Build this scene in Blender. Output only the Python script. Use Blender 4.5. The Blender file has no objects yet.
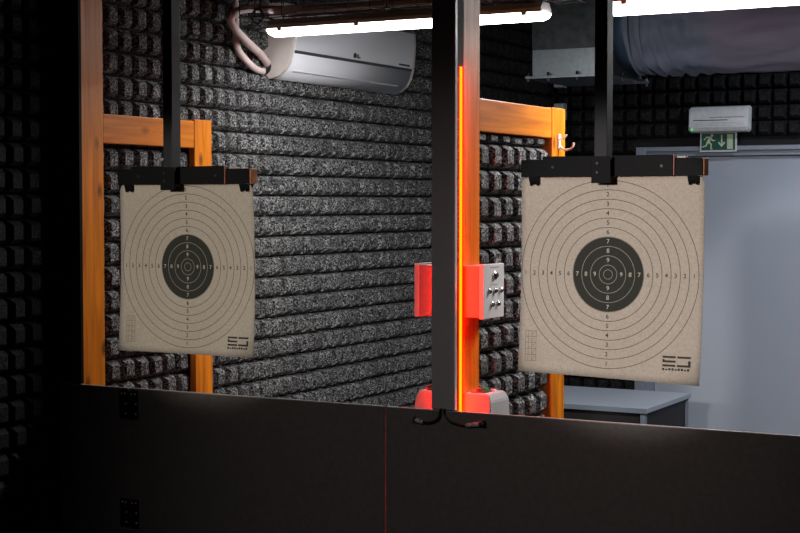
import bpy, bmesh, math, random
from mathutils import Vector, Matrix, noise
random.seed(4)
sc = bpy.context.scene
C = sc.collection
PI = math.pi

# ------------------------------------------------------------------ materials
def new_mat(name):
    m = bpy.data.materials.new(name); m.use_nodes = True
    nt = m.node_tree
    return m, nt, nt.nodes['Principled BSDF']

def simple(name, col, rough=.5, metal=0., spec=.5, bump=0., bscale=200., var=0., vscale=30.):
    m, nt, b = new_mat(name)
    b.inputs['Base Color'].default_value = (*col, 1)
    b.inputs['Roughness'].default_value = rough
    b.inputs['Metallic'].default_value = metal
    b.inputs['Specular IOR Level'].default_value = spec
    tc = nt.nodes.new('ShaderNodeTexCoord')
    if bump:
        n = nt.nodes.new('ShaderNodeTexNoise'); n.inputs['Scale'].default_value = bscale
        bp = nt.nodes.new('ShaderNodeBump'); bp.inputs['Strength'].default_value = bump; bp.inputs['Distance'].default_value = .002
        nt.links.new(tc.outputs['Object'], n.inputs['Vector'])
        nt.links.new(n.outputs['Fac'], bp.inputs['Height']); nt.links.new(bp.outputs['Normal'], b.inputs['Normal'])
    if var:
        n = nt.nodes.new('ShaderNodeTexNoise'); n.inputs['Scale'].default_value = vscale; n.inputs['Detail'].default_value = 6
        mx = nt.nodes.new('ShaderNodeMix'); mx.data_type = 'RGBA'
        mx.inputs['A'].default_value = (*[c * (1 - var) for c in col], 1)
        mx.inputs['B'].default_value = (*[min(1, c * (1 + var)) for c in col], 1)
        nt.links.new(tc.outputs['Object'], n.inputs['Vector'])
        nt.links.new(n.outputs['Fac'], mx.inputs['Factor'])
        nt.links.new(mx.outputs['Result'], b.inputs['Base Color'])
    return m

def emit(name, col, s):
    m = bpy.data.materials.new(name); m.use_nodes = True
    nt = m.node_tree; nt.nodes.clear()
    e = nt.nodes.new('ShaderNodeEmission'); o = nt.nodes.new('ShaderNodeOutputMaterial')
    e.inputs['Color'].default_value = (*col, 1); e.inputs['Strength'].default_value = s
    nt.links.new(e.outputs[0], o.inputs[0])
    return m

def foam_mat(name, dark, light, amount):
    m, nt, b = new_mat(name)
    tc = nt.nodes.new('ShaderNodeTexCoord')
    v = nt.nodes.new('ShaderNodeTexVoronoi'); v.inputs['Scale'].default_value = 210
    n = nt.nodes.new('ShaderNodeTexNoise'); n.inputs['Scale'].default_value = 130; n.inputs['Detail'].default_value = 3
    n2 = nt.nodes.new('ShaderNodeTexNoise'); n2.inputs['Scale'].default_value = 9
    sp = nt.nodes.new('ShaderNodeSeparateColor')
    r = nt.nodes.new('ShaderNodeMapRange'); r.inputs['From Min'].default_value = amount; r.inputs['From Max'].default_value = 1.0
    r2 = nt.nodes.new('ShaderNodeMapRange'); r2.inputs['From Min'].default_value = .42; r2.inputs['From Max'].default_value = .68
    mu = nt.nodes.new('ShaderNodeMath'); mu.operation = 'MULTIPLY'
    ad = nt.nodes.new('ShaderNodeMath'); ad.operation = 'MULTIPLY_ADD'; ad.inputs[1].default_value = .75; ad.use_clamp = True
    mx = nt.nodes.new('ShaderNodeMix'); mx.data_type = 'RGBA'
    mx.inputs['A'].default_value = (*dark, 1); mx.inputs['B'].default_value = (*light, 1)
    bp = nt.nodes.new('ShaderNodeBump'); bp.inputs['Strength'].default_value = .8; bp.inputs['Distance'].default_value = .004
    L = nt.links.new
    for x in (v, n, n2): L(tc.outputs['Object'], x.inputs['Vector'])
    L(v.outputs['Color'], sp.inputs[0]); L(sp.outputs[0], r.inputs['Value'])
    L(n.outputs['Fac'], r2.inputs['Value'])
    L(r.outputs[0], mu.inputs[0]); L(n2.outputs['Fac'], mu.inputs[1])
    L(r2.outputs[0], ad.inputs[0]); L(mu.outputs[0], ad.inputs[2])
    ad.inputs[1].default_value = .16
    L(ad.outputs[0], mx.inputs['Factor']); L(mx.outputs['Result'], b.inputs['Base Color'])
    L(n.outputs['Fac'], bp.inputs['Height']); L(bp.outputs['Normal'], b.inputs['Normal'])
    b.inputs['Roughness'].default_value = .75; b.inputs['Specular IOR Level'].default_value = .25
    return m

def wood_mat(name, a, bcol, axis, knot=(.10, .03, .008)):
    m, nt, b = new_mat(name)
    L = nt.links.new
    tc = nt.nodes.new('ShaderNodeTexCoord')
    mp = nt.nodes.new('ShaderNodeMapping')
    s = [26, 26, 26]; s[axis] = 1.6
    mp.inputs['Scale'].default_value = s
    n = nt.nodes.new('ShaderNodeTexNoise'); n.inputs['Scale'].default_value = 1.5; n.inputs['Detail'].default_value = 8; n.inputs['Distortion'].default_value = .6
    rp = nt.nodes.new('ShaderNodeMapRange'); rp.inputs['From Min'].default_value = .3; rp.inputs['From Max'].default_value = .72
    mx = nt.nodes.new('ShaderNodeMix'); mx.data_type = 'RGBA'
    mx.inputs['A'].default_value = (*a, 1); mx.inputs['B'].default_value = (*bcol, 1)
    mp2 = nt.nodes.new('ShaderNodeMapping'); s2 = [9, 9, 9]; s2[axis] = 4.5; mp2.inputs['Scale'].default_value = s2
    v = nt.nodes.new('ShaderNodeTexVoronoi'); v.inputs['Scale'].default_value = 1.0
    r2 = nt.nodes.new('ShaderNodeMapRange'); r2.inputs['From Min'].default_value = .05; r2.inputs['From Max'].default_value = .16
    r2.inputs['To Min'].default_value = .85; r2.inputs['To Max'].default_value = 0
    mx2 = nt.nodes.new('ShaderNodeMix'); mx2.data_type = 'RGBA'; mx2.inputs['B'].default_value = (*knot, 1)
    L(tc.outputs['Object'], mp.inputs['Vector']); L(mp.outputs[0], n.inputs['Vector'])
    L(n.outputs['Fac'], rp.inputs['Value']); L(rp.outputs[0], mx.inputs['Factor'])
    L(tc.outputs['Object'], mp2.inputs['Vector']); L(mp2.outputs[0], v.inputs['Vector'])
    L(v.outputs['Distance'], r2.inputs['Value']); L(r2.outputs[0], mx2.inputs['Factor'])
    L(mx.outputs['Result'], mx2.inputs['A']); L(mx2.outputs['Result'], b.inputs['Base Color'])
    b.inputs['Roughness'].default_value = .42; b.inputs['Specular IOR Level'].default_value = .4
    return m

def paper_mat(name, base, cx, cz):
    """kraft card with the printed scoring rings, drawn from the object's own coordinates (x, z in metres)"""
    m, nt, b = new_mat(name)
    L = nt.links.new
    def math_(op, a=None, bb=None):
        n = nt.nodes.new('ShaderNodeMath'); n.operation = op
        for i, q in enumerate((a, bb)):
            if q is None: continue
            if isinstance(q, (int, float)): n.inputs[i].default_value = q
            else: L(q, n.inputs[i])
        return n.outputs[0]
    tc = nt.nodes.new('ShaderNodeTexCoord')
    s = nt.nodes.new('ShaderNodeSeparateXYZ'); L(tc.outputs['Object'], s.inputs[0])
    x = math_('SUBTRACT', s.outputs[0], cx); z = math_('SUBTRACT', s.outputs[2], cz)
    r = math_('SQRT', math_('ADD', math_('MULTIPLY', x, x), math_('MULTIPLY', z, z)))
    # distance to the nearest multiple of 25 mm
    q = math_('MULTIPLY', r, 40.0)
    d = math_('DIVIDE', math_('ABSOLUTE', math_('SUBTRACT', q, math_('ROUND', q))), 40.0)
    line = math_('LESS_THAN', d, .0009)
    line = math_('MULTIPLY', line, math_('LESS_THAN', r, .2515))
    line = math_('MULTIPLY', line, math_('GREATER_THAN', r, .02))
    inner = math_('LESS_THAN', math_('ABSOLUTE', math_('SUBTRACT', r, .0125)), .0009)
    line = math_('MAXIMUM', line, inner)
    black = math_('LESS_THAN', r, .1)
    n = nt.nodes.new('ShaderNodeTexNoise'); n.inputs['Scale'].default_value = 170; n.inputs['Detail'].default_value = 4
    L(tc.outputs['Object'], n.inputs['Vector'])
    n2 = nt.nodes.new('ShaderNodeTexNoise'); n2.inputs['Scale'].default_value = 5; L(tc.outputs['Object'], n2.inputs['Vector'])
    fac = math_('ADD', math_('MULTIPLY', n.outputs['Fac'], .75), math_('MULTIPLY', n2.outputs['Fac'], .25))
    def rgb(A, B, f):
        k = nt.nodes.new('ShaderNodeMix'); k.data_type = 'RGBA'
        for nm, q in (('A', A), ('B', B)):
            if isinstance(q, tuple): k.inputs[nm].default_value = (*q, 1)
            else: L(q, k.inputs[nm])
        L(f, k.inputs['Factor']); return k.outputs['Result']
    card = rgb(tuple(c * .62 for c in base), tuple(c * 1.38 for c in base), fac)
    ink = rgb((.026, .027, .022), (.05, .05, .04), fac)
    dl = rgb(card, (.055, .04, .025), math_('MULTIPLY', line, .85))
    wl = rgb(ink, (.36, .32, .26), math_('MULTIPLY', line, .8))
    L(rgb(dl, wl, black), b.inputs['Base Color'])
    bp = nt.nodes.new('ShaderNodeBump'); bp.inputs['Strength'].default_value = .25; bp.inputs['Distance'].default_value = .001
    L(n.outputs['Fac'], bp.inputs['Height']); L(bp.outputs['Normal'], b.inputs['Normal'])
    b.inputs['Roughness'].default_value = .8; b.inputs['Specular IOR Level'].default_value = .2
    return m

M = {}
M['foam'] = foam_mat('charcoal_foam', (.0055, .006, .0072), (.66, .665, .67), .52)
M['foam_shade'] = foam_mat('shaded_foam', (.004, .004, .0045), (.07, .07, .07), .5)  # shade put into the foam colour: back wall, far left wall, range end
M['wood_z'] = wood_mat('stained_timber_upright', (.52, .125, .006), (.92, .29, .014), 2)
M['wood_y'] = wood_mat('stained_timber_rail', (.50, .125, .007), (.86, .265, .016), 1)
M['wood_bar'] = wood_mat('stained_timber_bar', (.34, .10, .02), (.6, .22, .05), 0)
M['black'] = simple('black_painted_board', (.145, .130, .123), .5, 0, .4, .12, 300, .25, 60)
M['blackmetal'] = simple('black_powder_coat', (.006, .006, .0065), .6, 0, .12, .1, 400)
M['plate'] = simple('dark_grey_powder_coat', (.34, .315, .33), .5, 0, .45, .1, 500)
M['polegrey'] = simple('black_satin_tube', (.028, .028, .030), .5, 0, .2)
M['switchbox'] = simple('pale_switch_box', (.60, .60, .61), .45)
M['cover'] = simple('white_cover_plate', (.86, .86, .87), .4)
M['edge'] = simple('pale_panel_edge', (.42, .38, .36), .35, 0, .6)
M['alu'] = simple('aluminium', (.62, .60, .60), .38, 1)
M['steel'] = simple('bright_steel', (.72, .72, .72), .25, 1)
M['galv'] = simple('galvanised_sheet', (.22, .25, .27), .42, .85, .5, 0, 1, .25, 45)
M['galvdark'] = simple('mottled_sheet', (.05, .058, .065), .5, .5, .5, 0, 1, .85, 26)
M['white'] = simple('white_plastic', (.78, .80, .86), .35, 0, .5)
M['endcap'] = simple('warm_lit_plastic_end', (.66, .60, .57), .5, 0, .4, 0, 1, .1, 25)  # white plastic with warm bounce light from the timber tinted in
M['boxgrey'] = simple('light_grey_plastic', (.36, .36, .37), .45)
M['stripe'] = simple('dark_stripe', (.06, .065, .07), .3)
M['mark'] = simple('dark_print', (.03, .03, .035), .6)
M['pipe'] = simple('insulation_wrap', (.70, .56, .55), .6, 0, .3, .3, 120, .12, 40)
M['housing'] = simple('grey_lamp_housing', (.62, .57, .54), .5)
M['wire'] = simple('dark_wire', (.05, .05, .055), .4, .6)
M['fabric'] = simple('blue_grey_duct_fabric', (.19, .22, .31), .65, 0, .3, .2, 300, .12, 12)
M['collar'] = simple('blue_collar', (.10, .17, .25), .35, .5)
M['clear'] = simple('translucent_lens', (.80, .82, .84), .18, 0, .7, 0, 1, .2, 40)
M['door'] = simple('blue_grey_door_paint', (.46, .51, .60), .5, 0, .4, 0, 1, .04, 3)
M['doorframe'] = simple('door_frame_paint', (.30, .34, .42), .35, 0, .6)
M['floor'] = simple('dark_floor', (.05, .05, .052), .6, 0, .3, .1, 60, .2, 8)
M['ceil'] = simple('dark_ceiling', (.018, .018, .02), .8)
M['wall'] = simple('dark_wall', (.015, .015, .016), .85)
M['desk_top'] = simple('pale_desk_top', (.42, .46, .53), .4)
M['desk_dark'] = simple('dark_desk_panel', (.02, .017, .021), .5)
M['desk_edge'] = simple('grey_desk_edge', (.22, .26, .32), .45)
M['green'] = simple('safety_green', (.004, .10, .06), .5)
M['glow'] = simple('pale_photoluminescent', (.62, .68, .48), .5)
M['led_green'] = emit('green_led', (.05, 1, .1), 1.2)
M['ink'] = simple('printed_ink', (.025, .020, .014), .7)
M['inkpale'] = simple('printed_pale_ink', (.20, .15, .10), .7)
M['inkwhite'] = simple('printed_white', (.50, .46, .38), .7)
M['red'] = simple('red_plastic', (.6, .03, .02), .4)
M['greenp'] = simple('green_plastic', (.03, .4, .12), .4)
M['redtape'] = simple('reddish_edge', (.35, .09, .06), .5)
M['rubber'] = simple('black_cable', (.01, .01, .01), .4)
M['tube'] = emit('lit_diffuser', (1, .99, .975), 15)
M['tube2'] = emit('lit_diffuser_dim', (1, .99, .97), 12)
M['ledred'] = emit('red_led', (1, .0085, .0001), 80)
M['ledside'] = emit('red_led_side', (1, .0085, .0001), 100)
M['ledlow'] = emit('red_led_low', (1, .02, .0005), 10)
M['trim'] = simple('pale_trim', (.80, .70, .70), .3)
M['plugmat'] = simple('pale_metal_plug', (.55, .52, .50), .35, .2)

# ------------------------------------------------------------------ mesh helpers
def bm_new(): return bmesh.new()

def add_box(bm, x0, x1, y0, y1, z0, z1, bev=0., mi=0, seg=2):
    vs = [bm.verts.new(p) for p in ((x0,y0,z0),(x1,y0,z0),(x1,y1,z0),(x0,y1,z0),(x0,y0,z1),(x1,y0,z1),(x1,y1,z1),(x0,y1,z1))]
    fs = [bm.faces.new([vs[i] for i in f]) for f in ((0,3,2,1),(4,5,6,7),(0,1,5,4),(1,2,6,5),(2,3,7,6),(3,0,4,7))]
    for f in fs: f.material_index = mi
    if bev:
        es = list({e for f in fs for e in f.edges})
        bmesh.ops.bevel(bm, geom=es, offset=bev, segments=seg, affect='EDGES', profile=.5)

def frame_of(d):
    d = d.normalized()
    a = Vector((0,0,1)) if abs(d.z) < .9 else Vector((1,0,0))
    u = d.cross(a).normalized(); v = d.cross(u).normalized()
    return u, v

def add_tube(bm, pts, r, n=10, mi=0, smooth=True):
    pts = [Vector(p) for p in pts]
    rs = r if isinstance(r, (list, tuple)) else [r] * len(pts)
    rings = []; pu = None
    for i, p in enumerate(pts):
        d = (pts[min(i+1, len(pts)-1)] - pts[max(i-1, 0)]).normalized()
        if pu is None: u, v = frame_of(d)
        else:
            u = (pu - d * pu.dot(d)).normalized(); v = d.cross(u).normalized()
        pu = u
        rings.append([bm.verts.new(p + (u*math.cos(2*PI*k/n) + v*math.sin(2*PI*k/n)) * rs[i]) for k in range(n)])
    for a, b in zip(rings, rings[1:]):
        for k in range(n):
            f = bm.faces.new((a[k], a[(k+1)%n], b[(k+1)%n], b[k])); f.smooth = smooth; f.material_index = mi
    for rr in (rings[0][::-1], rings[-1]):
        f = bm.faces.new(rr); f.material_index = mi

def spline(pts, n=8):
    P = [Vector(p) for p in pts]; P = [P[0]*2-P[1]] + P + [P[-1]*2-P[-2]]
    out = []
    for i in range(1, len(P)-2):
        for k in range(n):
            t = k/n
            out.append(.5*((2*P[i]) + (P[i+1]-P[i-1])*t + (2*P[i-1]-5*P[i]+4*P[i+1]-P[i+2])*t*t + (3*P[i]-P[i-1]-3*P[i+1]+P[i+2])*t**3))
    out.append(P[-2]); return out

def add_prism(bm, prof, axis, a, b, mi=0, smooth=False):
    """extrude a closed 2-D profile along axis (0: profile is (y,z); 1: profile is (x,z); 2: profile is (x,y))"""
    def mk(p, t): return {0:(t,p[0],p[1]), 1:(p[0],t,p[1]), 2:(p[0],p[1],t)}[axis]
    A = [bm.verts.new(mk(p, a)) for p in prof]; B = [bm.verts.new(mk(p, b)) for p in prof]
    n = len(prof)
    for i in range(n):
        f = bm.faces.new((A[i], A[(i+1)%n], B[(i+1)%n], B[i])); f.material_index = mi; f.smooth = smooth
    for l in (A[::-1], B):
        f = bm.faces.new(l); f.material_index = mi

def obj(name, bm, mats, parent=None, loc=None):
    bmesh.ops.recalc_face_normals(bm, faces=bm.faces)
    me = bpy.data.meshes.new(name); bm.to_mesh(me); bm.free()
    for m in (mats if isinstance(mats, (list, tuple)) else [mats]): me.materials.append(m)
    o = bpy.data.objects.new(name, me); C.objects.link(o)
    if parent is not None:
        o.parent = parent
        w = Vector((0,0,0)); q = parent
        while q is not None: w += q.location; q = q.parent
        o.location = -w          # meshes are written in world coordinates
    if parent is None and loc is not None:
        me.transform(Matrix.Translation(-Vector(loc))); o.location = loc
    return o

def box(name, d, mat, parent=None, bev=.0015, **k):
    bm = bm_new(); add_box(bm, *d, bev=bev); return obj(name, bm, mat, parent, **k)

def tag(o, label, cat, group=None):
    o['label'] = label; o['category'] = cat
    if group: o['group'] = group
    return o

def thing(name, loc, label, cat, group=None):
    o = bpy.data.objects.new(name, None); C.objects.link(o); o.location = loc; o.empty_display_size = .05
    return tag(o, label, cat, group)

def struct(o): o['kind'] = 'structure'; return o

def foam_cells(bm, axis, base, nsign, a0, na, pa, z0, nz, pz, depth, skip=None):
    """rows of blunt pyramids. axis 1: wall runs along y, faces +-x; axis 0: wall runs along x, faces +-y"""
    rnd = random.Random(11)
    def P(a, z, d):
        return (base + nsign*d, a, z) if axis == 1 else (a, base + nsign*d, z)
    for i in range(na):
        for j in range(nz):
            ca = a0 + (i+.5)*pa; cz = z0 + (j+.5)*pz
            if skip and skip(ca, cz): continue
            ja, jz = rnd.uniform(-.003,.003), rnd.uniform(-.003,.003); jd = rnd.uniform(.94,1.04)
            rings = []
            for sa, sz, d, sh in ((1.0,1.0,0,0), (.96,.965,.05,0), (.72,.84,.64,.6), (.57,.57,.96,.9), (.52,.51,1.0,1)):
                ha, hz = pa*sa/2, pz*sz/2
                rings.append([bm.verts.new(P(ca+ja*sh+q*ha, cz+jz*sh+w*hz, depth*d*jd)) for q, w in ((-1,-1),(1,-1),(1,1),(-1,1))])
            for A, B in zip(rings, rings[1:]):
                for k in range(4): bm.faces.new((A[k], A[(k+1)%4], B[(k+1)%4], B[k]))
            bm.faces.new(rings[-1])

# ------------------------------------------------------------------ the room
XL, YB, ZC = -3.55, 8.25, 2.95
XR, YF = 1.3, -.8
struct(box('floor', (XL-.1, XR+.1, YF, YB+.1, -.1, 0), M['floor'], bev=0))
struct(box('ceiling', (XL-.1, XR+.1, YF, YB+.1, ZC, ZC+.1), M['ceil'], bev=0))
wl = struct(box('wall_left', (XL-.1, XL, YF, YB+.1, 0, ZC), M['wall'], bev=0))
XF = -3.48      # the booth side of the wall is boarded out by 7 cm
struct(box('trim_1', (XL, XF, 4.037, YB, 0, ZC), M['wall'], bev=0))
bm = bm_new(); foam_cells(bm, 1, XF, 1, 4.1375-.081, 36, .081, 2.3135-.0833*27, 34, .0833, .05,
                          lambda a, z: 5.25 < a < 6.28 and 2.21 < z < 2.50)
obj('acoustic_foam', bm, M['foam'], wl)
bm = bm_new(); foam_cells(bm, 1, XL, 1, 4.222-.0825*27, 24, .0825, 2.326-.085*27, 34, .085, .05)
obj('acoustic_foam', bm, M['foam_shade'], wl)
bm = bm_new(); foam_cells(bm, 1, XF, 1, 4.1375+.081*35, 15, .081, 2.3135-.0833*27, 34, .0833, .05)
obj('acoustic_foam', bm, M['foam_shade'], wl)
wb = bm_new()
DX0, DX1, DZ = -2.93, -1.72, 2.012
add_box(wb, XL, DX0, YB, YB+.1, 0, ZC); add_box(wb, DX1, XR, YB, YB+.1, 0, ZC); add_box(wb, DX0, DX1, YB, YB+.1, DZ, ZC)
wb = struct(obj('wall_back', wb, M['wall']))
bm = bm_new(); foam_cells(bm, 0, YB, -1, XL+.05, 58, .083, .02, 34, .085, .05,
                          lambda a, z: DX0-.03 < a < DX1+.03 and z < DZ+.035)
obj('acoustic_foam', bm, M['foam_shade'], wb)
struct(box('wall_right', (XR, XR+.1, YF, YB+.1, 0, ZC), M['wall'], bev=0))
# door
door = struct(box('door_1', (-2.825, -1.80, YB-.005, YB+.04, .01, 1.953), M['door'], bev=.002))
bm = bm_new()
for d in ((DX0+.002, -2.87, YB-.05, YB+.09, .0, DZ-.002), (-2.87, -2.827, YB-.03, YB+.09, .0, 1.99),
          (-1.795, DX1-.002, YB-.05, YB+.09, .0, DZ-.002)): add_box(bm, *d, bev=.003)
add_box(bm, -2.87, -1.795, YB-.05, YB+.09, 1.985, DZ-.002, bev=.003)
add_box(bm, -2.827, -1.795, YB-.03, YB+.09, 1.957, 1.985, bev=.003)
obj('door_frame', bm, M['doorframe'], door)

# ------------------------------------------------------------------ lane partitions
def hook(parent, x, y, z):
    bm = bm_new()
    add_box(bm, x, x+.004, y-.010, y+.010, z-.022, z+.028, bev=.0015)
    add_tube(bm, spline([(x+.003, y, z+.012), (x+.018, y+.002, z+.014), (x+.026, y+.003, z+.026)]), .0035, 8)
    add_tube(bm, spline([(x+.003, y, z-.014), (x+.022, y+.003, z-.026), (x+.044, y+.006, z-.020), (x+.052, y+.008, z-.002)]), .004, 8)
    return obj('coat_hook', bm, M['white'], parent)

# left partition, standing against the foam
pl = thing('lane_partition', (-3.415, 4.3, 0), 'tall stained timber frame standing against the left foam wall, black plate on its front', 'partition')
box('post', (-3.432, -3.40, 4.037, 4.162, 0, ZC-.002), M['wood_z'], pl, .003)
box('post', (-3.428, -3.40, 4.690, 4.798, 0, 2.012), M['wood_z'], pl, .003)
box('rail', (-3.428, -3.402, 4.163, 4.689, 1.905, 2.006), M['wood_y'], pl, .003)
bm = bm_new(); add_box(bm, -3.498, -3.388, 4.020, 4.035, 1.0925, ZC-.002, bev=.001)
cpl = obj('cover_plate', bm, M['blackmetal'], pl)

# centre partition
pc = thing('lane_partition', (-2.05, 4.3, 0), 'stained timber and foam lane divider in the middle, red light glowing along its front post', 'partition')
box('post', (-2.10, -2.0, 4.10, 4.215, 0, ZC-.002), M['wood_z'], pc, .003)
box('post', (-2.10, -2.0, 4.779, 4.893, 0, 2.02), M['wood_z'], pc, .003)
box('rail', (-2.095, -2.002, 4.216, 4.778, 1.917, 2.017), M['wood_y'], pc, .003)
box('backing_board', (-2.056, -2.05, 4.216, 4.778, .3, 1.916), M['black'], pc, 0)
for sgn, base in ((1, -2.05), (-1, -2.056)):
    bm = bm_new(); foam_cells(bm, 1, base, sgn, 4.218, 6, .0925, 1.885-.081*19, 19, .081, .046)
    add_box(bm, base-.001, base+.001, 4.217, 4.777, .32, 1.914)
    # cut strip of the next row, tucked under the rail
    foam_cells(bm, 1, base, sgn, 4.218, 6, .0925, 1.886, 1, .030, .034)
    obj('acoustic_foam', bm, M['foam'], pc)
cp = box('cover_plate', (-2.064, -1.990, 4.020, 4.034, 1.0925, ZC-.002), M['plate'], pc, .0015)
box('edge_trim', (-1.990, -1.9865, 4.0195, 4.0335, 1.0925, ZC-.002), M['trim'], cp, .0006)
box('channel', (-2.0645, -1.989, 4.0345, 4.0545, .25, 2.10), M['blackmetal'], pc, .001)
box('channel', (-2.052, -2.000, 4.0345, 4.0995, 2.1, ZC-.002), M['blackmetal'], pc, .001)
box('mounting_rail', (-2.048, -2.012, 4.055, 4.0995, .25, 2.10), M['blackmetal'], pc, .001)
box('light_strip', (-1.9985, -1.9870, 4.0550, 4.0665, .25, 2.098), M['ledred'], pc, 0)
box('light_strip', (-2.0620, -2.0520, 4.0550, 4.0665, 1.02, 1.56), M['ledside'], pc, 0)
box('channel_lip', (-2.0662, -2.0648, 4.0345, 4.0670, .25, 2.10), M['blackmetal'], pc, 0)
box('light_strip', (-2.106, -2.1005, 4.150, 4.162, .15, .98), M['ledlow'], pc, 0)
hook(pc, -2.0, 4.836, 1.905)

# control boxes, one on each side of the centre post
def control_box(side, label):
    X = (lambda d: -2.0 + d) if side > 0 else (lambda d: -2.10 - d)
    t = thing('control_box', (X(.0), 4.17, 1.357), label, 'control box', 'target control boxes on the centre post')
    def B(name, d0, d1, y0, y1, z0, z1, m, par, bev=.002):
        a, b = sorted((X(d0), X(d1))); return box(name, (a, b, y0, y1, z0, z1), m, par, bev)
    B('housing', .0005, .050, 4.105, 4.245, 1.360, 1.514, M['boxgrey'], t, .003)
    cov = B('cover', .0505, .066, 4.103, 4.249, 1.356, 1.518, M['cover'], t, .002)
    def stud(name, y, z, r, d, par):
        bm = bm_new(); add_tube(bm, [(X(.066), y, z), (X(.066+d*.5), y, z), (X(.066+d*.5), y, z), (X(.066+d), y, z)], [r, r, r*.72, r*.62], 16)
        return obj(name, bm, M['steel'], par)
    key = stud('key_switch', 4.180, 1.484, .0135, .008, t)
    bm = bm_new(); add_tube(bm, [(X(.0735), 4.180, 1.484), (X(.077), 4.180, 1.484)], .0065, 12); obj('keyhole', bm, M['mark'], key)
    for y, z in ((4.140,1.438),(4.182,1.438),(4.222,1.438),(4.160,1.398),(4.202,1.398)): stud('push_button', y, z, .0085, .009, t)
    a, b = sorted((X(.066), X(.0663)))
    box('caption', (a, b, 4.150, 4.210, 1.507, 1.5085), M['stripe'], t, 0)
    box('caption', (a, b, 4.160, 4.205, 1.4555, 1.4565), M['stripe'], t, 0)
control_box(1, 'white push button control box on the right side of the centre post, five steel buttons')
control_box(-1, 'red lit control box sticking out left of the centre post, buttons turned away')

def socket_box(side, label, dw=.094):
    X = (lambda d: -2.0 + d) if side > 0 else (lambda d: -2.10 - d)
    t = thing('switch_box', (X(.0), 4.17, 1.03), label, 'switch box', 'low switch boxes on the centre post')
    bm = bm_new()
    rows = [(.0005, dw, 4.095, 4.232, 1.03), (.0005, dw-.002, 4.097, 4.230, 1.112), (.0005, dw-.012, 4.104, 4.220, 1.134)]
    rings = [[bm.verts.new(p) for p in ((X(d0),y0,z),(X(d1),y0,z),(X(d1),y1,z),(X(d0),y1,z))] for d0,d1,y0,y1,z in rows]
    for A, B in zip(rings, rings[1:]):
        for k in range(4): bm.faces.new((A[k], A[(k+1)%4], B[(k+1)%4], B[k]))
    bm.faces.new(rings[0]); bm.faces.new(rings[-1])
    bmesh.ops.bevel(bm, geom=list(bm.edges), offset=.003, segments=2, affect='EDGES')
    obj('housing', bm, M['switchbox'], t)
    def tab(name, d0, d1, y0, y1, z1, m):
        a, b = sorted((X(d0), X(d1))); box(name, (a, b, y0, y1, 1.1335, z1), m, t, .001)
    tab('red_lever', .030, .037, 4.125, 4.150, 1.147, M['red'])
    tab('terminal_plate', .016, dw-.034, 4.120, 4.205, 1.1375, M['stripe'])
    tab('green_lever', .026, .042, 4.172, 4.196, 1.143, M['greenp'])
    tab('white_lever', dw-.042, dw-.026, 4.178, 4.192, 1.141, M['white'])
socket_box(1, 'low white switch box with red and green levers, right foot of the centre post')
socket_box(-1, 'low red lit switch box at the left foot of the centre post', .062)

# ------------------------------------------------------------------ black front boards
def board(x0, x1, label, zt=1.0905):
    bm = bm_new(); add_box(bm, x0, x1, 4.020, 4.030, .002, zt-.003)
    t = thing('front_panel', ((x0+x1)/2, 4.026, 0), label, 'panel', 'black counter front panels')
    obj('board', bm, M['black'], t)
    box('edge_strip', (x0, x1, 4.0195, 4.0305, zt-.003, zt), M['edge'], t, .0004)
    return t
p1 = board(-3.478, -3.1875, 'narrow black counter front panel at far left, hinged to the next')
p2 = board(-3.1850, -2.2240, 'black counter front panel below the left target, between hinges and red gap')
p3 = board(-2.2175, .2, 'long black counter front panel below the right target, cables hanging over it')
for zt in (1.083, .722):
    def leaf(parent, x0, x1, za, zb):
        h = box('hinge_leaf', (x0, x1, 4.0165, 4.0195, za, zb), M['blackmetal'], parent, .0008)
        for x, dz in ((x0+.010, .012), (x1-.009, .045), (x1-.009, .078), (x1-.012, .012)):
            s = bm_new(); add_tube(s, [(x, 4.0168, zt-dz), (x, 4.0150, zt-dz)], [.0046, .0032], 10); obj('screw', s, M['plugmat'], h)
        return h
    leaf(p1, -3.224, -3.1885, zt-.094, zt)
    h = leaf(p2, -3.184, -3.147, zt-.097, zt-.001)
    k = bm_new(); add_tube(k, [(-3.1860, 4.0150, zt-.095), (-3.1860, 4.0150, zt-.001)], .0022, 10); obj('knuckle', k, M['blackmetal'], h)

# LED supply cables hanging over the board under the plate
def cable(label, pts, plug, tip):
    t = thing('power_cable', pts[0], label, 'cable', 'cables under the centre post')
    bm = bm_new(); add_tube(bm, spline(pts), .0030, 8); obj('cord', bm, M['rubber'], t)
    bm = bm_new(); a, b = Vector(plug[0]), Vector(plug[1])
    add_tube(bm, [a, a.lerp(b,.3), a.lerp(b,.32), a.lerp(b,.55), a.lerp(b,.57), b], [.0055, .0072, .0062, .0062, .0072, .0070], 14)
    obj('plug', bm, M['plugmat'], t)
    bm = bm_new(); c = Vector(tip); add_tube(bm, [b, b.lerp(c,.15), c], [.008, .0095, .0095], 14); obj('socket', bm, M['rubber'], t)
cable('black cable with silver plug under the centre post, curving right',
      [(-2.018,4.030,1.0945),(-2.018,4.010,1.092),(-2.014,4.0075,1.078),(-1.998,4.0065,1.062),(-1.968,4.0065,1.0545),(-1.940,4.008,1.0525)],
      ((-1.946,4.010,1.0525),(-1.900,4.010,1.0595)), (-1.884,4.010,1.0615))
cable('short black cable with plug under the centre post, curving left',
      [(-2.030,4.030,1.0945),(-2.030,4.010,1.092),(-2.033,4.0075,1.072),(-2.050,4.0065,1.058),(-2.076,4.0065,1.0525),(-2.094,4.009,1.0555)],
      ((-2.086,4.010,1.0525),(-2.112,4.010,1.058)), (-2.1165,4.010,1.0590))

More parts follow.
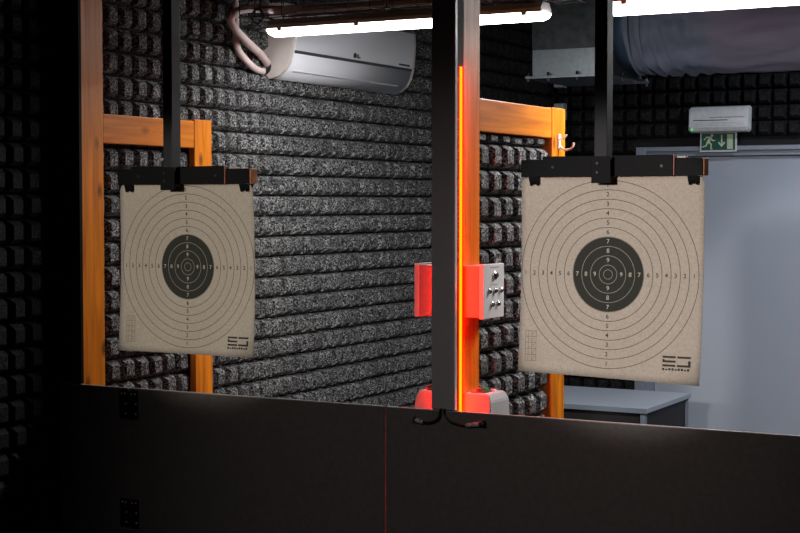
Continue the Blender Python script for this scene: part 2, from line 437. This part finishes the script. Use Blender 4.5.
# ------------------------------------------------------------------ targets
def text_mesh(s, size):
    cu = bpy.data.curves.new('t', 'FONT'); cu.body = s; cu.size = size; cu.align_x = 'CENTER'; cu.align_y = 'CENTER'; cu.offset = .0002
    o = bpy.data.objects.new('t', cu); C.objects.link(o)
    dg = bpy.context.evaluated_depsgraph_get(); dg.update()
    me = bpy.data.meshes.new_from_object(o.evaluated_get(dg))
    bpy.data.objects.remove(o); bpy.data.curves.remove(cu)
    return me
DIG = {n: text_mesh(str(n), .0165) for n in range(1, 10)}
# stroke helper sizes are metres on the card

def paper(label, corners, centre, Y, curl, mat):
    """corners TL, TR, BR, BL as (x, z) about the ring centre; curl(u, v) gives the card's lean off its plane"""
    bm = bm_new(); N = 28
    TL, TR, BR, BL = [Vector(c) for c in corners]
    def yy(x, z):
        u = (x - TL.x) / (TR.x - TL.x); v = (TL.y - z) / (TL.y - BL.y)
        return curl(u, v)
    grid = []
    for j in range(N+1):
        row = []
        for i in range(N+1):
            u, v = i/N, j/N
            p = TL.lerp(TR, u).lerp(BL.lerp(BR, u), v)
            if j == 0 and i in (0, N): p = p + Vector((.006 if i == 0 else -.006, -.004))
            row.append(bm.verts.new((p.x, yy(p.x, p.y), p.y)))
        grid.append(row)
    back = [[bm.verts.new(v.co + Vector((0, .0012, 0))) for v in row] for row in grid]
    for j in range(N):
        for i in range(N):
            f = bm.faces.new((grid[j][i], grid[j+1][i], grid[j+1][i+1], grid[j][i+1])); f.smooth = True
            f = bm.faces.new((back[j][i], back[j][i+1], back[j+1][i+1], back[j+1][i])); f.smooth = True
    rim = [grid[0][i] for i in range(N)] + [grid[j][N] for j in range(N)] + [grid[N][i] for i in range(N, 0, -1)] + [grid[j][0] for j in range(N, 0, -1)]
    rimb = [back[0][i] for i in range(N)] + [back[j][N] for j in range(N)] + [back[N][i] for i in range(N, 0, -1)] + [back[j][0] for j in range(N, 0, -1)]
    for k in range(len(rim)):
        q = (k+1) % len(rim); bm.faces.new((rim[k], rim[q], rimb[q], rimb[k]))
    o = obj('hanging_paper_target', bm, [mat], None)
    o.location = (centre[0], Y, centre[1])
    tag(o, label, 'target', 'paper targets')
    # printing, lying on the card
    pr = bm_new()
    def poly(pts, mi):
        vs = [pr.verts.new((x, yy(x, z) - .0006, z)) for x, z in pts]
        try:
            f = pr.faces.new(vs); f.material_index = mi
        except ValueError: pass
    zs = 1
    def rect(x0, z0, x1, z1, mi): poly(((x0,z0),(x1,z0),(x1,z1),(x0,z1)), mi)
    for n in range(1, 10):
        rr = .025*(11-n) - .0125
        for dx, dz in ((0,1),(0,-1),(1,0),(-1,0)):
            me = DIG[n]; vs = [v.co for v in me.vertices]
            for p in me.polygons:
                poly([(dx*rr + vs[i].x, dz*rr + vs[i].y) for i in p.vertices], 1 if n > 6 else 0)
    # maker's mark at the lower right: barred glyphs over a line of small type
    x0, z0, zs = .158, -.246, .82
    rect(x0, z0+zs*.040, x0+.036, z0+zs*.0465, 0); rect(x0+.040, z0+zs*.040, x0+.077, z0+zs*.0465, 0)
    rect(x0+.002, z0+zs*.026, x0+.036, z0+zs*.0325, 0); rect(x0, z0+zs*.026, x0+.006, z0+zs*.036, 0)
    rect(x0, z0+zs*.013, x0+.036, z0+zs*.0195, 0); rect(x0+.040, z0+zs*.013, x0+.077, z0+zs*.0195, 0)
    rect(x0+.070, z0+zs*.0195, x0+.077, z0+zs*.033, 0)
    for k in range(9): rect(x0+.0085*k, z0+zs*.001, x0+.0085*k+.006, z0+zs*.0085 - (.0022 if k % 3 == 1 else 0), 0)
    # ruled score box at the lower left
    xa, xb, za, zb = -.236, -.205, -.240, -.158
    for x in (xa, xa+.008, xa+.018, xb): rect(x, za, x+.0011, zb, 2)
    for k in range(6):
        z = za + k*(zb-za)/5 - (.0011 if k == 5 else 0); rect(xa, z, xb, z+.0011, 2)
    for k in range(14): rect(xa+.020 + (k % 3)*.003, za+.004+.0055*k, xa+.0225 + (k % 3)*.003, za+.0065+.0055*k, 2)
    pm = bpy.data.meshes.new('print'); pr.to_mesh(pm); pr.free()
    for m in (M['ink'], M['inkwhite'], M['inkpale']): o.data.materials.append(m)
    for p in pm.polygons: p.material_index += 1
    bm = bmesh.new(); bm.from_mesh(o.data); bm.from_mesh(pm); bm.to_mesh(o.data); bm.free(); bpy.data.meshes.remove(pm)
    return o

card_r = paper_mat('kraft_card', (.50, .425, .355), 0, 0)
card_l = card_r
YT = 3.852
paper('beige paper ring target hanging in the right lane, nearest to the exit door',
      ((-.248,.2605),(.264,.2605),(.260,-.281),(-.256,-.270)), (-1.453, 1.510), YT,
      lambda u, v: .012*math.sin(v*2.6) - .026*v*v*max(0, u-.35) - .010*v, card_r)
paper('beige paper ring target hanging in the left lane before the foam wall',
      ((-.254,.2545),(.247,.2545),(.256,-.268),(-.266,-.270)), (-2.829, 1.503), YT,
      lambda u, v: .010*math.sin(v*2.8) - .016*v*v*max(0, u-.3) + .004*math.sin(u*5)*v, card_l)

def carrier(label, xb0, xb1, zb, xp0, xp1, xpl0, xpl1, clips):
    """black tube from the ceiling, timber bar with a black face plate, two clips"""
    xc = (xp0+xp1)/2
    t = thing('target_carrier', (xc, 3.85, ZC), label, 'target carrier', 'target carriers')
    box('pole', (xp0, xp1, 3.800, 3.845, zb-.052, ZC-.012), M['polegrey'], t, .002)
    box('ceiling_plate', (xc-.06, xc+.06, 3.77, 3.88, ZC-.012, ZC-.001), M['blackmetal'], t, .001)
    bar = bm_new(); add_box(bar, xb0, xb1, 3.842, 3.878, zb-.045, zb, bev=.0015)
    bar = obj('bar', bar, M['wood_bar'], t)
    box('front_board', (xb0-.0005, xb1-.003, 3.8365, 3.8415, zb-.0455, zb+.0005), M['blackmetal'], bar, .0008)
    fp = bm_new(); add_box(fp, xpl0, xpl1, 3.826, 3.836, zb-.0455, zb+.009, bev=.0012)
    fp = obj('face_plate', fp, M['blackmetal'], t)
    box('end_strip', (xpl1+.0003, xpl1+.0035, 3.828, 3.8362, zb-.045, zb+.008), M['redtape'], fp, .0006)
    box('top_tab', (xpl1-.002, xpl1+.028, 3.850, 3.874, zb+.0005, zb+.006), M['edge'], fp, .001)
    br = bm_new(); add_box(br, xp0-.004, xp1+.014, 3.790, 3.7995, zb-.064, zb+.006, bev=.0012)
    br = obj('bracket', br, M['blackmetal'], t)
    for dz in (-.012, -.036):
        s = bm_new(); add_tube(s, [(xc-.004, 3.7895, zb+dz), (xc-.004, 3.7865, zb+dz)], [.0055, .004], 10); obj('bolt', s, M['wire'], br)
    for x in (xpl0+.03, xpl1-.03):
        s = bm_new(); add_tube(s, [(x, 3.826, zb-.02), (x, 3.8245, zb-.02)], .004, 10); obj('screw', s, M['wire'], fp)
    for x in clips:
        c = bm_new()
        add_prism(c, [(3.836, zb-.046), (3.876, zb-.046), (3.864, zb-.058), (3.858, zb-.066), (3.846, zb-.066), (3.840, zb-.058)], 0, x-.014, x+.014)
        c = obj('clip', c, M['blackmetal'], t)
        for q in (-.0095, .0095):
            s = bm_new(); add_tube(s, [(x+q, 3.8405, zb-.060), (x+q, 3.8435, zb-.068)], .0035, 8); obj('jaw', s, M['blackmetal'], c)
carrier('black target carrier pole and bar holding the right paper target', -1.696, -1.187, 1.816, -1.472, -1.437, -1.630, -1.266, (-1.660, -1.216))
carrier('black target carrier pole and bar holding the left paper target', -3.078, -2.582, 1.803, -2.874, -2.840, -3.018, -2.668, (-3.040, -2.606))

# ------------------------------------------------------------------ tube lights and tray
def batten(x0, x1, y, z, label, mat, h=.027):
    t = thing('ceiling_tube_light', ((x0+x1)/2, y, z), label, 'lamp', 'ceiling tube lights')
    # lower half: diffuser, upper half: housing
    R = .046
    prof = [(y + R*math.cos(a), z + h + h*math.sin(a)) for a in [PI + PI*k/10 for k in range(11)]]
    bm = bm_new()
    add_tube_prof(bm, prof, x0, x1); obj('diffuser', bm, mat, t)
    zh = 2.4015
    hp = [(y-R-.003, z+h+.001), (y+R+.003, z+h+.001), (y+R+.003, z+h+.014), (y+.026, zh), (y-.026, zh), (y-R-.003, z+h+.014)]
    bm = bm_new(); add_prism(bm, hp, 0, x0+.012, x1-.006); obj('housing', bm, M['housing'], t)
    n = 4
    for k in range(n):
        xc = x0 + (x1-x0)*(.06 + .88*k/(n-1))
        for ya in (y-R-.006, y+R+.0032): box('clip', (xc-.010, xc+.010, ya, ya+.0028, z+h-.010, z+h+.016), M['housing'], t, .001)
    return t

def add_tube_prof(bm, prof, x0, x1):
    """half-round lens with domed ends"""
    cy = sum(p[0] for p in prof)/len(prof); zt = prof[0][1]
    st = [(x0, .45), (x0+.006, .78), (x0+.020, 1.0), (x1-.020, 1.0), (x1-.006, .78), (x1, .45)]
    rings = [[bm.verts.new((x, cy + (p[0]-cy)*(.55+.45*s), zt + (p[1]-zt)*s)) for p in prof] for x, s in st]
    n = len(prof)
    for A, B in zip(rings, rings[1:]):
        for i in range(n-1):
            f = bm.faces.new((A[i], A[i+1], B[i+1], B[i])); f.smooth = True
        bm.faces.new((A[-1], A[0], B[0], B[-1]))
    bm.faces.new(rings[0][::-1]); bm.faces.new(rings[-1])

LY = 5.0
l1 = batten(-3.262, -2.112, LY, 2.337, 'lit white tube light under the cable tray, in front of the air conditioner', M['tube'])
l2 = batten(-1.885, -.70, LY, 2.338, 'lit white tube light at top right above the fabric duct', M['tube2'], .042)

tray = thing('cable_tray', (-2.3, LY, 2.42), 'black wire mesh cable tray hanging above the tube lights', 'cable tray')
for y, z in ((LY-.1,2.408),(LY-.035,2.408),(LY+.035,2.408),(LY+.1,2.408),(LY-.1,2.438),(LY+.1,2.438),(LY-.1,2.468),(LY+.1,2.468)):
    bm = bm_new(); add_tube(bm, [(-3.345, y, z), (-.5, y, z)], .0022, 6); obj('long_wire', bm, M['wire'], tray)
for k in range(30):
    x = -3.34 + k*.095
    bm = bm_new(); add_tube(bm, [(x, LY-.1, 2.470), (x, LY-.1, 2.405), (x, LY+.1, 2.405), (x, LY+.1, 2.470)], .0022, 6); obj('cross_wire', bm, M['wire'], tray)
for x in (-3.27, -2.70, -2.16, -1.75, -.80):
    for y in (LY-.1, LY+.1):
        bm = bm_new(); add_tube(bm, [(x, y, 2.407), (x, y, ZC-.001)], .0035, 8); obj('hanger_rod', bm, M['wire'], tray)
    box('cross_bar', (x-.010, x+.010, LY-.106, LY+.106, 2.4025, 2.4065), M['wire'], tray, 0)
for x in (-3.10, -2.72, -2.32, -1.70, -.86):    # lamp brackets from tray to lamp
    bm = bm_new(); add_box(bm, x-.012, x+.012, LY-.026, LY+.026, 2.4020, 2.4048); obj('lamp_bracket', bm, M['galv'], tray)

def pipe(name, label, pts, r, mat, cat='pipe', group=None, n=8):
    bm = bm_new(); add_tube(bm, spline(pts, n), r, 14); o = obj(name, bm, mat, None, loc=pts[0]); return tag(o, label, cat, group)
pipe('insulated_pipe', 'pale insulated pipe looping from the air conditioner up into the cable tray',
     [(-3.428,5.225,2.264),(-3.404,5.140,2.290),(-3.378,5.000,2.330),(-3.370,4.915,2.367),(-3.370,4.885,2.406),(-3.350,4.925,2.440),(-3.29,4.985,2.447),(-3.2,5.0,2.440),(-2.9,4.985,2.432),(-2.5,4.99,2.430),(-2.0,4.99,2.430)], .0155, M['pipe'])
pipe('insulated_pipe', 'pale insulated pipe dropping straight down beside the air conditioner',
     [(-3.413,4.985,ZC-.002),(-3.413,4.983,2.6),(-3.413,4.981,2.39),(-3.413,4.990,2.306),(-3.413,5.05,2.260),(-3.416,5.115,2.234),(-3.432,5.190,2.228),(-3.450,5.226,2.236)], .0138, M['pipe'])
pipe('wall_cable', 'thin white cable end curling on the foam by the left timber rail',
     [(-3.432,4.52,1.855),(-3.420,4.535,1.863),(-3.414,4.57,1.861),(-3.418,4.60,1.843),(-3.432,4.612,1.833)], .005, M['white'], 'cable')
bm = bm_new()
add_tube(bm, [(-3.25+.026*math.cos(a), LY-.112, 2.405+.026*math.sin(a)) for a in [2*PI*k/20 for k in range(20)]] + [(-3.224, LY-.112, 2.4055)], .0035, 8)
tag(obj('cable_loop', bm, M['rubber'], None, loc=(-3.25, LY-.112, 2.405)), 'small black cable loop at the left end of the cable tray', 'cable')
for lab, y, z, x0, x1 in (('dark red cable lying along the cable tray', 5.045, 2.424, -3.2, -.55), ('grey cable lying along the front of the cable tray', 4.93, 2.418, -3.1, -.55)):
    pipe('tray_cable', lab, [(x0, y, z)] + [(x0+(x1-x0)*k/9, y+random.uniform(-.012,.012), z+random.uniform(-.002,.004)) for k in range(1, 9)] + [(x1, y, z)], .009 if 'red' in lab else .007, M['redtape'] if 'red' in lab else M['housing'], 'cable')

# ------------------------------------------------------------------ air conditioner
ac = thing('air_conditioner', (-3.4, 5.75, 2.2), 'white wall air conditioner on the foam wall behind the left tube light', 'air conditioner')
prof = [(-3.4775,2.222),(-3.46,2.205),(-3.42,2.203),(-3.385,2.213),(-3.355,2.235),(-3.335,2.265),(-3.323,2.305),(-3.316,2.36),(-3.312,2.43),(-3.315,2.475),(-3.330,2.498),(-3.36,2.505),(-3.4775,2.505)]
box('mounting_plate', (-3.4799, -3.4778, 5.35, 6.18, 2.26, 2.46), M['galv'], ac, .001)
bm = bm_new(); add_prism(bm, prof, 1, 5.262, 6.270)
for f in bm.faces:
    if len(f.verts) == 4: f.smooth = True
obj('casing', bm, M['white'], ac)
cxp, czp = -3.41, 2.36
def inset(s): return [(cxp+(x-cxp)*s, czp+(z-czp)*s) for x, z in prof]
for ya, yb, nm in ((5.240, 5.2615, 'end_cap'), (6.2705, 6.292, 'end_cap')):
    bm = bm_new(); add_prism(bm, [(min(x, -3.3) if x > -3.47 else -3.4775, z) for x, z in prof], 1, ya, yb); obj(nm, bm, M['endcap'], ac)
def skin(name, i0z, i1z, y0, y1, off, mat):
    """thin band following the casing front between two heights"""
    def xat(z):
        for (xa, za), (xb, zb) in zip(prof[3:9], prof[4:10]):
            if za <= z <= zb: return xa + (xb-xa)*(z-za)/(zb-za)
        return -3.33
    bm = bm_new(); zs = [i0z + (i1z-i0z)*k/8 for k in range(9)]
    outer = [(xat(z)+off, z) for z in zs]; inner = [(xat(z)-.004, z) for z in zs][::-1]
    add_prism(bm, outer+inner, 1, y0, y1); return obj(name, bm, mat, ac)
skin('front_panel', 2.315, 2.474, 5.264, 6.268, .004, M['white'])
skin('dark_stripe', 2.3025, 2.3145, 5.264, 6.268, .0015, M['stripe'])
skin('flap_lip', 2.231, 2.236, 5.30, 6.20, .003, M['white'])
bm = bm_new(); add_tube(bm, [(-3.452, 5.2395, 2.252), (-3.452, 5.2385, 2.252)], .034, 20); obj('pipe_hole', bm, M['mark'], ac)
xm = -3.3105
bm = bm_new(); add_tube(bm, [(xm-.006, 5.735, 2.332), (xm-.0005, 5.735, 2.332)], .011, 16); obj('round_badge', bm, M['mark'], ac)
bm = bm_new(); add_prism(bm, [(5.757, 2.322), (5.777, 2.322), (5.777, 2.328), (5.763, 2.328), (5.763, 2.339), (5.757, 2.339)], 0, xm-.006, xm-.0005); obj('badge_letter', bm, M['stripe'], ac)
for k in range(6): box('small_print', (xm-.008, xm-.0015, 6.135+.017*k, 6.146+.017*k, 2.322, 2.330), M['stripe'], ac, 0)


# ------------------------------------------------------------------ duct
pn = thing('duct_box', (-2.66, 6.74, ZC), 'galvanised sheet metal duct box under the ceiling with bolted lower flange', 'duct')
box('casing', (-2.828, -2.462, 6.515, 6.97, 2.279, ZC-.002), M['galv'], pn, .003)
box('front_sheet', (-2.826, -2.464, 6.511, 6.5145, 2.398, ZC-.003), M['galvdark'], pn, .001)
box('flange', (-2.850, -2.435, 6.485, 7.0, 2.2665, 2.2785), M['galv'], pn, .001)
for x, y in ((-2.840,6.495),(-2.445,6.495),(-2.445,6.99),(-2.445,6.83),(-2.445,6.66),(-2.74,6.495),(-2.60,6.495)):
    s = bm_new(); add_tube(s, [(x, y, 2.254), (x, y, 2.294)], .006, 8); obj('bolt', s, M['steel'], pn)

fd = thing('fabric_duct', (-1.0, 6.745, 2.5), 'wrinkled blue grey fabric duct running right from the metal duct box', 'duct')
DYc, DZc, DR = 6.745, 2.512, .222
bm = bm_new(); add_tube(bm, [(-2.4615, DYc, DZc), (-2.345, DYc, DZc)], .196, 40); obj('collar', bm, M['collar'], fd)
bm = bm_new(); rings = []; nx, na = 150, 72
for i in range(nx+1):
    x = -2.40 + 3.65*(i/nx)**1.25
    ring = []
    t = x + 2.40
    for k in range(na):
        a = 2*PI*k/na
        gather = math.exp(-((t-.16)/.17)**2)
        w = .013*gather*math.sin(t*95 + 2.0*math.sin(2*a+1) + 1.5*math.sin(a)) + .020*gather*noise.noise(Vector((t*22, math.cos(a)*3, math.sin(a)*3)))
        w += .022*noise.noise(Vector((t*2.2 + math.sin(a)*1.6, math.cos(a)*1.6, math.sin(a)*1.6))) * min(1, t*4)
        q = noise.noise(Vector((t*4.5 - math.sin(a)*4, math.cos(a)*2.5, 5+math.sin(a)*2.5)))
        w += .014*(1-abs(q)*2.2) * min(1, t*3)
        r = (DR - .010 + .010*min(1, t*6)) + w
        ring.append(bm.verts.new((x, DYc + r*math.cos(a), DZc + r*math.sin(a))))
    rings.append(ring)
for A, B in zip(rings, rings[1:]):
    for k in range(na):
        f = bm.faces.new((A[k], A[(k+1)%na], B[(k+1)%na], B[k])); f.smooth = True
bm.faces.new(rings[0][::-1]); bm.faces.new(rings[-1])
obj('fabric', bm, M['fabric'], fd)
for x in (-2.385, -2.33):
    bm = bm_new(); n = 60
    for s0, s1 in ((x, x+.012),):
        A = [[bm.verts.new((s, DYc + r*math.cos(2*PI*k/n), DZc + r*math.sin(2*PI*k/n))) for k in range(n)] for s, r in ((s0,.214),(s0,.229),(s1,.229),(s1,.214))]
        for P, Q in zip(A, A[1:]+A[:1]):
            for k in range(n): bm.faces.new((P[k], P[(k+1)%n], Q[(k+1)%n], Q[k]))
    obj('clamp_band', bm, M['fabric'], fd)
for x in (-1.6, -.4, .7):
    bm = bm_new(); add_tube(bm, [(x, DYc, DZc+.2), (x, DYc, ZC-.001)], .004, 8); obj('hanger', bm, M['wire'], fd)

# ------------------------------------------------------------------ emergency light, exit sign
em = thing('emergency_light', (-2.453, 8.17, 2.085), 'clear plastic emergency light with green diode above the exit sign', 'emergency light')
Yw = 8.198
bm = bm_new(); add_box(bm, -2.60, -2.305, Yw-.030, Yw+.001, 2.100, 2.210, bev=.006); obj('back_box', bm, M['boxgrey'], em)
bm = bm_new()
prof = [(-2.625,2.092),(-2.612,2.083),(-2.294,2.083),(-2.283,2.094),(-2.281,2.215),(-2.292,2.226),(-2.612,2.226),(-2.623,2.215)]
A = [bm.verts.new((x, Yw-.031, z)) for x, z in prof]
B = [bm.verts.new((-2.453+(x+2.453)*.97, Yw-.066, 2.155+(z-2.155)*.90)) for x, z in prof]
D = [bm.verts.new((-2.453+(x+2.453)*.93, Yw-.078, 2.155+(z-2.155)*.62)) for x, z in prof]
for P, Q in ((A,B),(B,D)):
    for i in range(8): bm.faces.new((P[i], P[(i+1)%8], Q[(i+1)%8], Q[i]))
bm.faces.new(D); bm.faces.new(A[::-1])
lens = obj('lens', bm, M['clear'], em)
for k in range(3): box('rib', (-2.60, -2.305, Yw-.0786, Yw-.0778, 2.118+.008*k, 2.1195+.008*k), M['boxgrey'], lens, 0)
box('lamp_holder', (-2.50, -2.31, Yw-.0790, Yw-.0778, 2.160, 2.166), M['boxgrey'], lens, 0)
bm = bm_new(); add_box(bm, -2.590, -2.400, Yw-.0792, Yw-.0778, 2.146, 2.151, bev=0); obj('lamp_line', bm, M['stripe'], lens)
bm = bm_new(); add_box(bm, -2.385, -2.325, Yw-.0795, Yw-.0778, 2.172, 2.190); obj('lens_reflection', bm, M['white'], lens)  # white patch standing for a bright reflection on the lens
bm = bm_new(); add_tube(bm, [(-2.598, Yw-.072, 2.103), (-2.598, Yw-.0745, 2.103)], .007, 10); obj('diode', bm, M['led_green'], em)

em.location.x += .016
em.location.z -= .002
ex = thing('exit_sign', (-2.453, 8.19, 1.977), 'green and white running man emergency exit sign with down arrow above the door', 'sign')
sx0, sx1, sz0, sz1, ys = -2.555, -2.352, 1.978, 2.082, 8.187
box('panel', (sx0, sx1, ys, ys+.010, sz0, sz1), M['white'], ex, .001)
box('green_field', (sx0+.008, sx1-.008, ys-.001, ys-.0002, sz0+.009, sz1-.004), M['green'], ex, 0)
yp = ys-.0016
SC = .93
def P2(x, z): return (sx0+.009+x, yp, sz0+.010+z)
def flat(name, pts):
    bm = bm_new()
    A = [bm.verts.new(P2(*p)) for p in pts]; B = [bm.verts.new((v.co.x, v.co.y+.0005, v.co.z)) for v in A]
    for k in range(len(A)): bm.faces.new((A[k], A[(k+1)%len(A)], B[(k+1)%len(A)], B[k]))
    bm.faces.new(A); bm.faces.new(B[::-1]); return obj(name, bm, M['glow'], ex)
flat('running_man_head', [(.058+.0075*math.cos(2*PI*k/14), .079+.0075*math.sin(2*PI*k/14)) for k in range(14)])
# one outline: rear arm, trunk, front arm, trailing and leading legs
flat('running_man', [(.052,.073),(.030,.074),(.026,.073),(.011,.057),(.016,.053),(.029,.066),(.038,.066),(.029,.045),
                     (.022,.026),(.003,.021),(.003,.014),(.027,.019),(.037,.038),(.050,.029),(.049,.004),(.062,.003),(.062,.008),(.056,.009),(.058,.032),(.046,.044),
                     (.052,.058),(.060,.048),(.076,.049),(.076,.054),(.063,.055),(.057,.068)])
flat('arrow', [(.108,.082),(.108,.032),(.097,.045),(.091,.039),(.1115,.015),(.132,.039),(.126,.045),(.116,.032),(.116,.082)])
flat('door_symbol', [(.142,.004),(.174,.004),(.174,.084),(.142,.084)])


# pale boxes in the far left corner
for lab, z0, z1, gx in (('small pale wall box in the far corner beyond the centre rail', 2.172, 2.268, 0), ('small pale fitting under the metal duct box in the far corner', 2.355, 2.415, 0)):
    t = thing('junction_box', (-3.372, 8.17, z0), lab, 'junction box')
    box('casing', (-3.406, -3.340, 8.150, 8.199, z0, z1), M['boxgrey'], t, .006)
    box('lid', (-3.400, -3.346, 8.144, 8.1495, z0+.006, z1-.006), M['white'], t, .002)

# ------------------------------------------------------------------ desk
dk = thing('desk', (-2.9, 7.15, 0), 'dark desk with pale grey top standing in front of the far door', 'desk')
box('top', (-3.42, -2.378, 6.83, 7.50, .716, .740), [M['desk_top']], dk, .002)
box('edge_band', (-3.42, -2.3775, 6.8275, 6.8295, .716, .7395), M['desk_edge'], dk, .0005)
box('front_board', (-3.41, -2.42, 6.85, 6.868, .10, .715), M['desk_dark'], dk, .002)
box('leg_panel', (-2.412, -2.388, 6.838, 6.868, 0, .715), M['desk_edge'], dk, .002)
box('leg_panel', (-2.412, -2.388, 7.465, 7.495, 0, .715), M['desk_edge'], dk, .002)
box('side_panel', (-2.410, -2.394, 6.87, 7.463, .12, .7155), M['desk_dark'], dk, .002)
box('leg_panel', (-3.41, -3.386, 6.87, 7.49, 0, .715), M['desk_dark'], dk, .002)

# ------------------------------------------------------------------ lights: range spots, tube glow, added back fill
def spot(name, loc, aim, energy, size, blend, col, rad=.05):
    l = bpy.data.lights.new(name, 'SPOT'); l.energy = energy; l.spot_size = math.radians(size); l.spot_blend = blend; l.color = col; l.shadow_soft_size = rad
    o = bpy.data.objects.new(name, l); C.objects.link(o); o.location = loc
    o.rotation_euler = (Vector(aim)-Vector(loc)).to_track_quat('-Z', 'Y').to_euler(); return o
spot('range_spot_right', (-1.30, 1.2, 1.95), (-1.44, 3.85, 1.54), 205, 18.4, .4, (1, .94, .90))
spot('range_spot_left', (-2.5, 1.2, 1.95), (-2.83, 3.85, 1.54), 140, 18.2, .4, (1, .96, .86))
spot('range_spot_board', (-1.6, .8, 2.5), (-1.9, 4.02, .72), 42, 47, 1., (1, .95, .92), .1)
def lamp_glow(name, x0, x1, y, z, w, tilt):
    l = bpy.data.lights.new(name, 'AREA'); l.shape = 'RECTANGLE'; l.size = x1-x0-.06; l.size_y = .06; l.energy = w; l.color = (1, .99, .975)
    o = bpy.data.objects.new(name, l); C.objects.link(o); o.location = ((x0+x1)/2, y+.01, z-.006); o.rotation_euler = (math.radians(tilt), 0, 0)
lamp_glow('tube_light_glow', -3.05, -2.112, LY, 2.337, 14, 14)
lamp_glow('tube_light_glow', -1.885, -.70, LY, 2.338, 29, 6)
# added fill without a fixture, out of view, for door and back room
l3 = bpy.data.lights.new('back_room_fill', 'AREA'); l3.shape = 'RECTANGLE'; l3.size = 1.2; l3.size_y = .15; l3.energy = 30; l3.color = (.86, .92, 1)
o = bpy.data.objects.new('back_room_fill', l3); C.objects.link(o); o.location = (-.9, 7.1, 2.9); o.rotation_euler = (0, 0, 0)

w = bpy.data.worlds.new('World'); sc.world = w; w.use_nodes = True
w.node_tree.nodes['Background'].inputs[0].default_value = (.004, .0045, .005, 1)

# ------------------------------------------------------------------ camera
cam = bpy.data.cameras.new('Camera'); cam.sensor_width = 36; cam.lens = 69.152; cam.clip_start = .05
co = bpy.data.objects.new('Camera', cam); C.objects.link(co)
co.location = (0, 0, 1.70); co.rotation_euler = (math.radians(90-2.366), 0, math.radians(28.354))
sc.camera = co
sc.view_settings.view_transform = 'Standard'; sc.view_settings.look = 'None'
sc.view_settings.exposure = 0; sc.view_settings.gamma = 1; sc.view_settings.use_curve_mapping = False
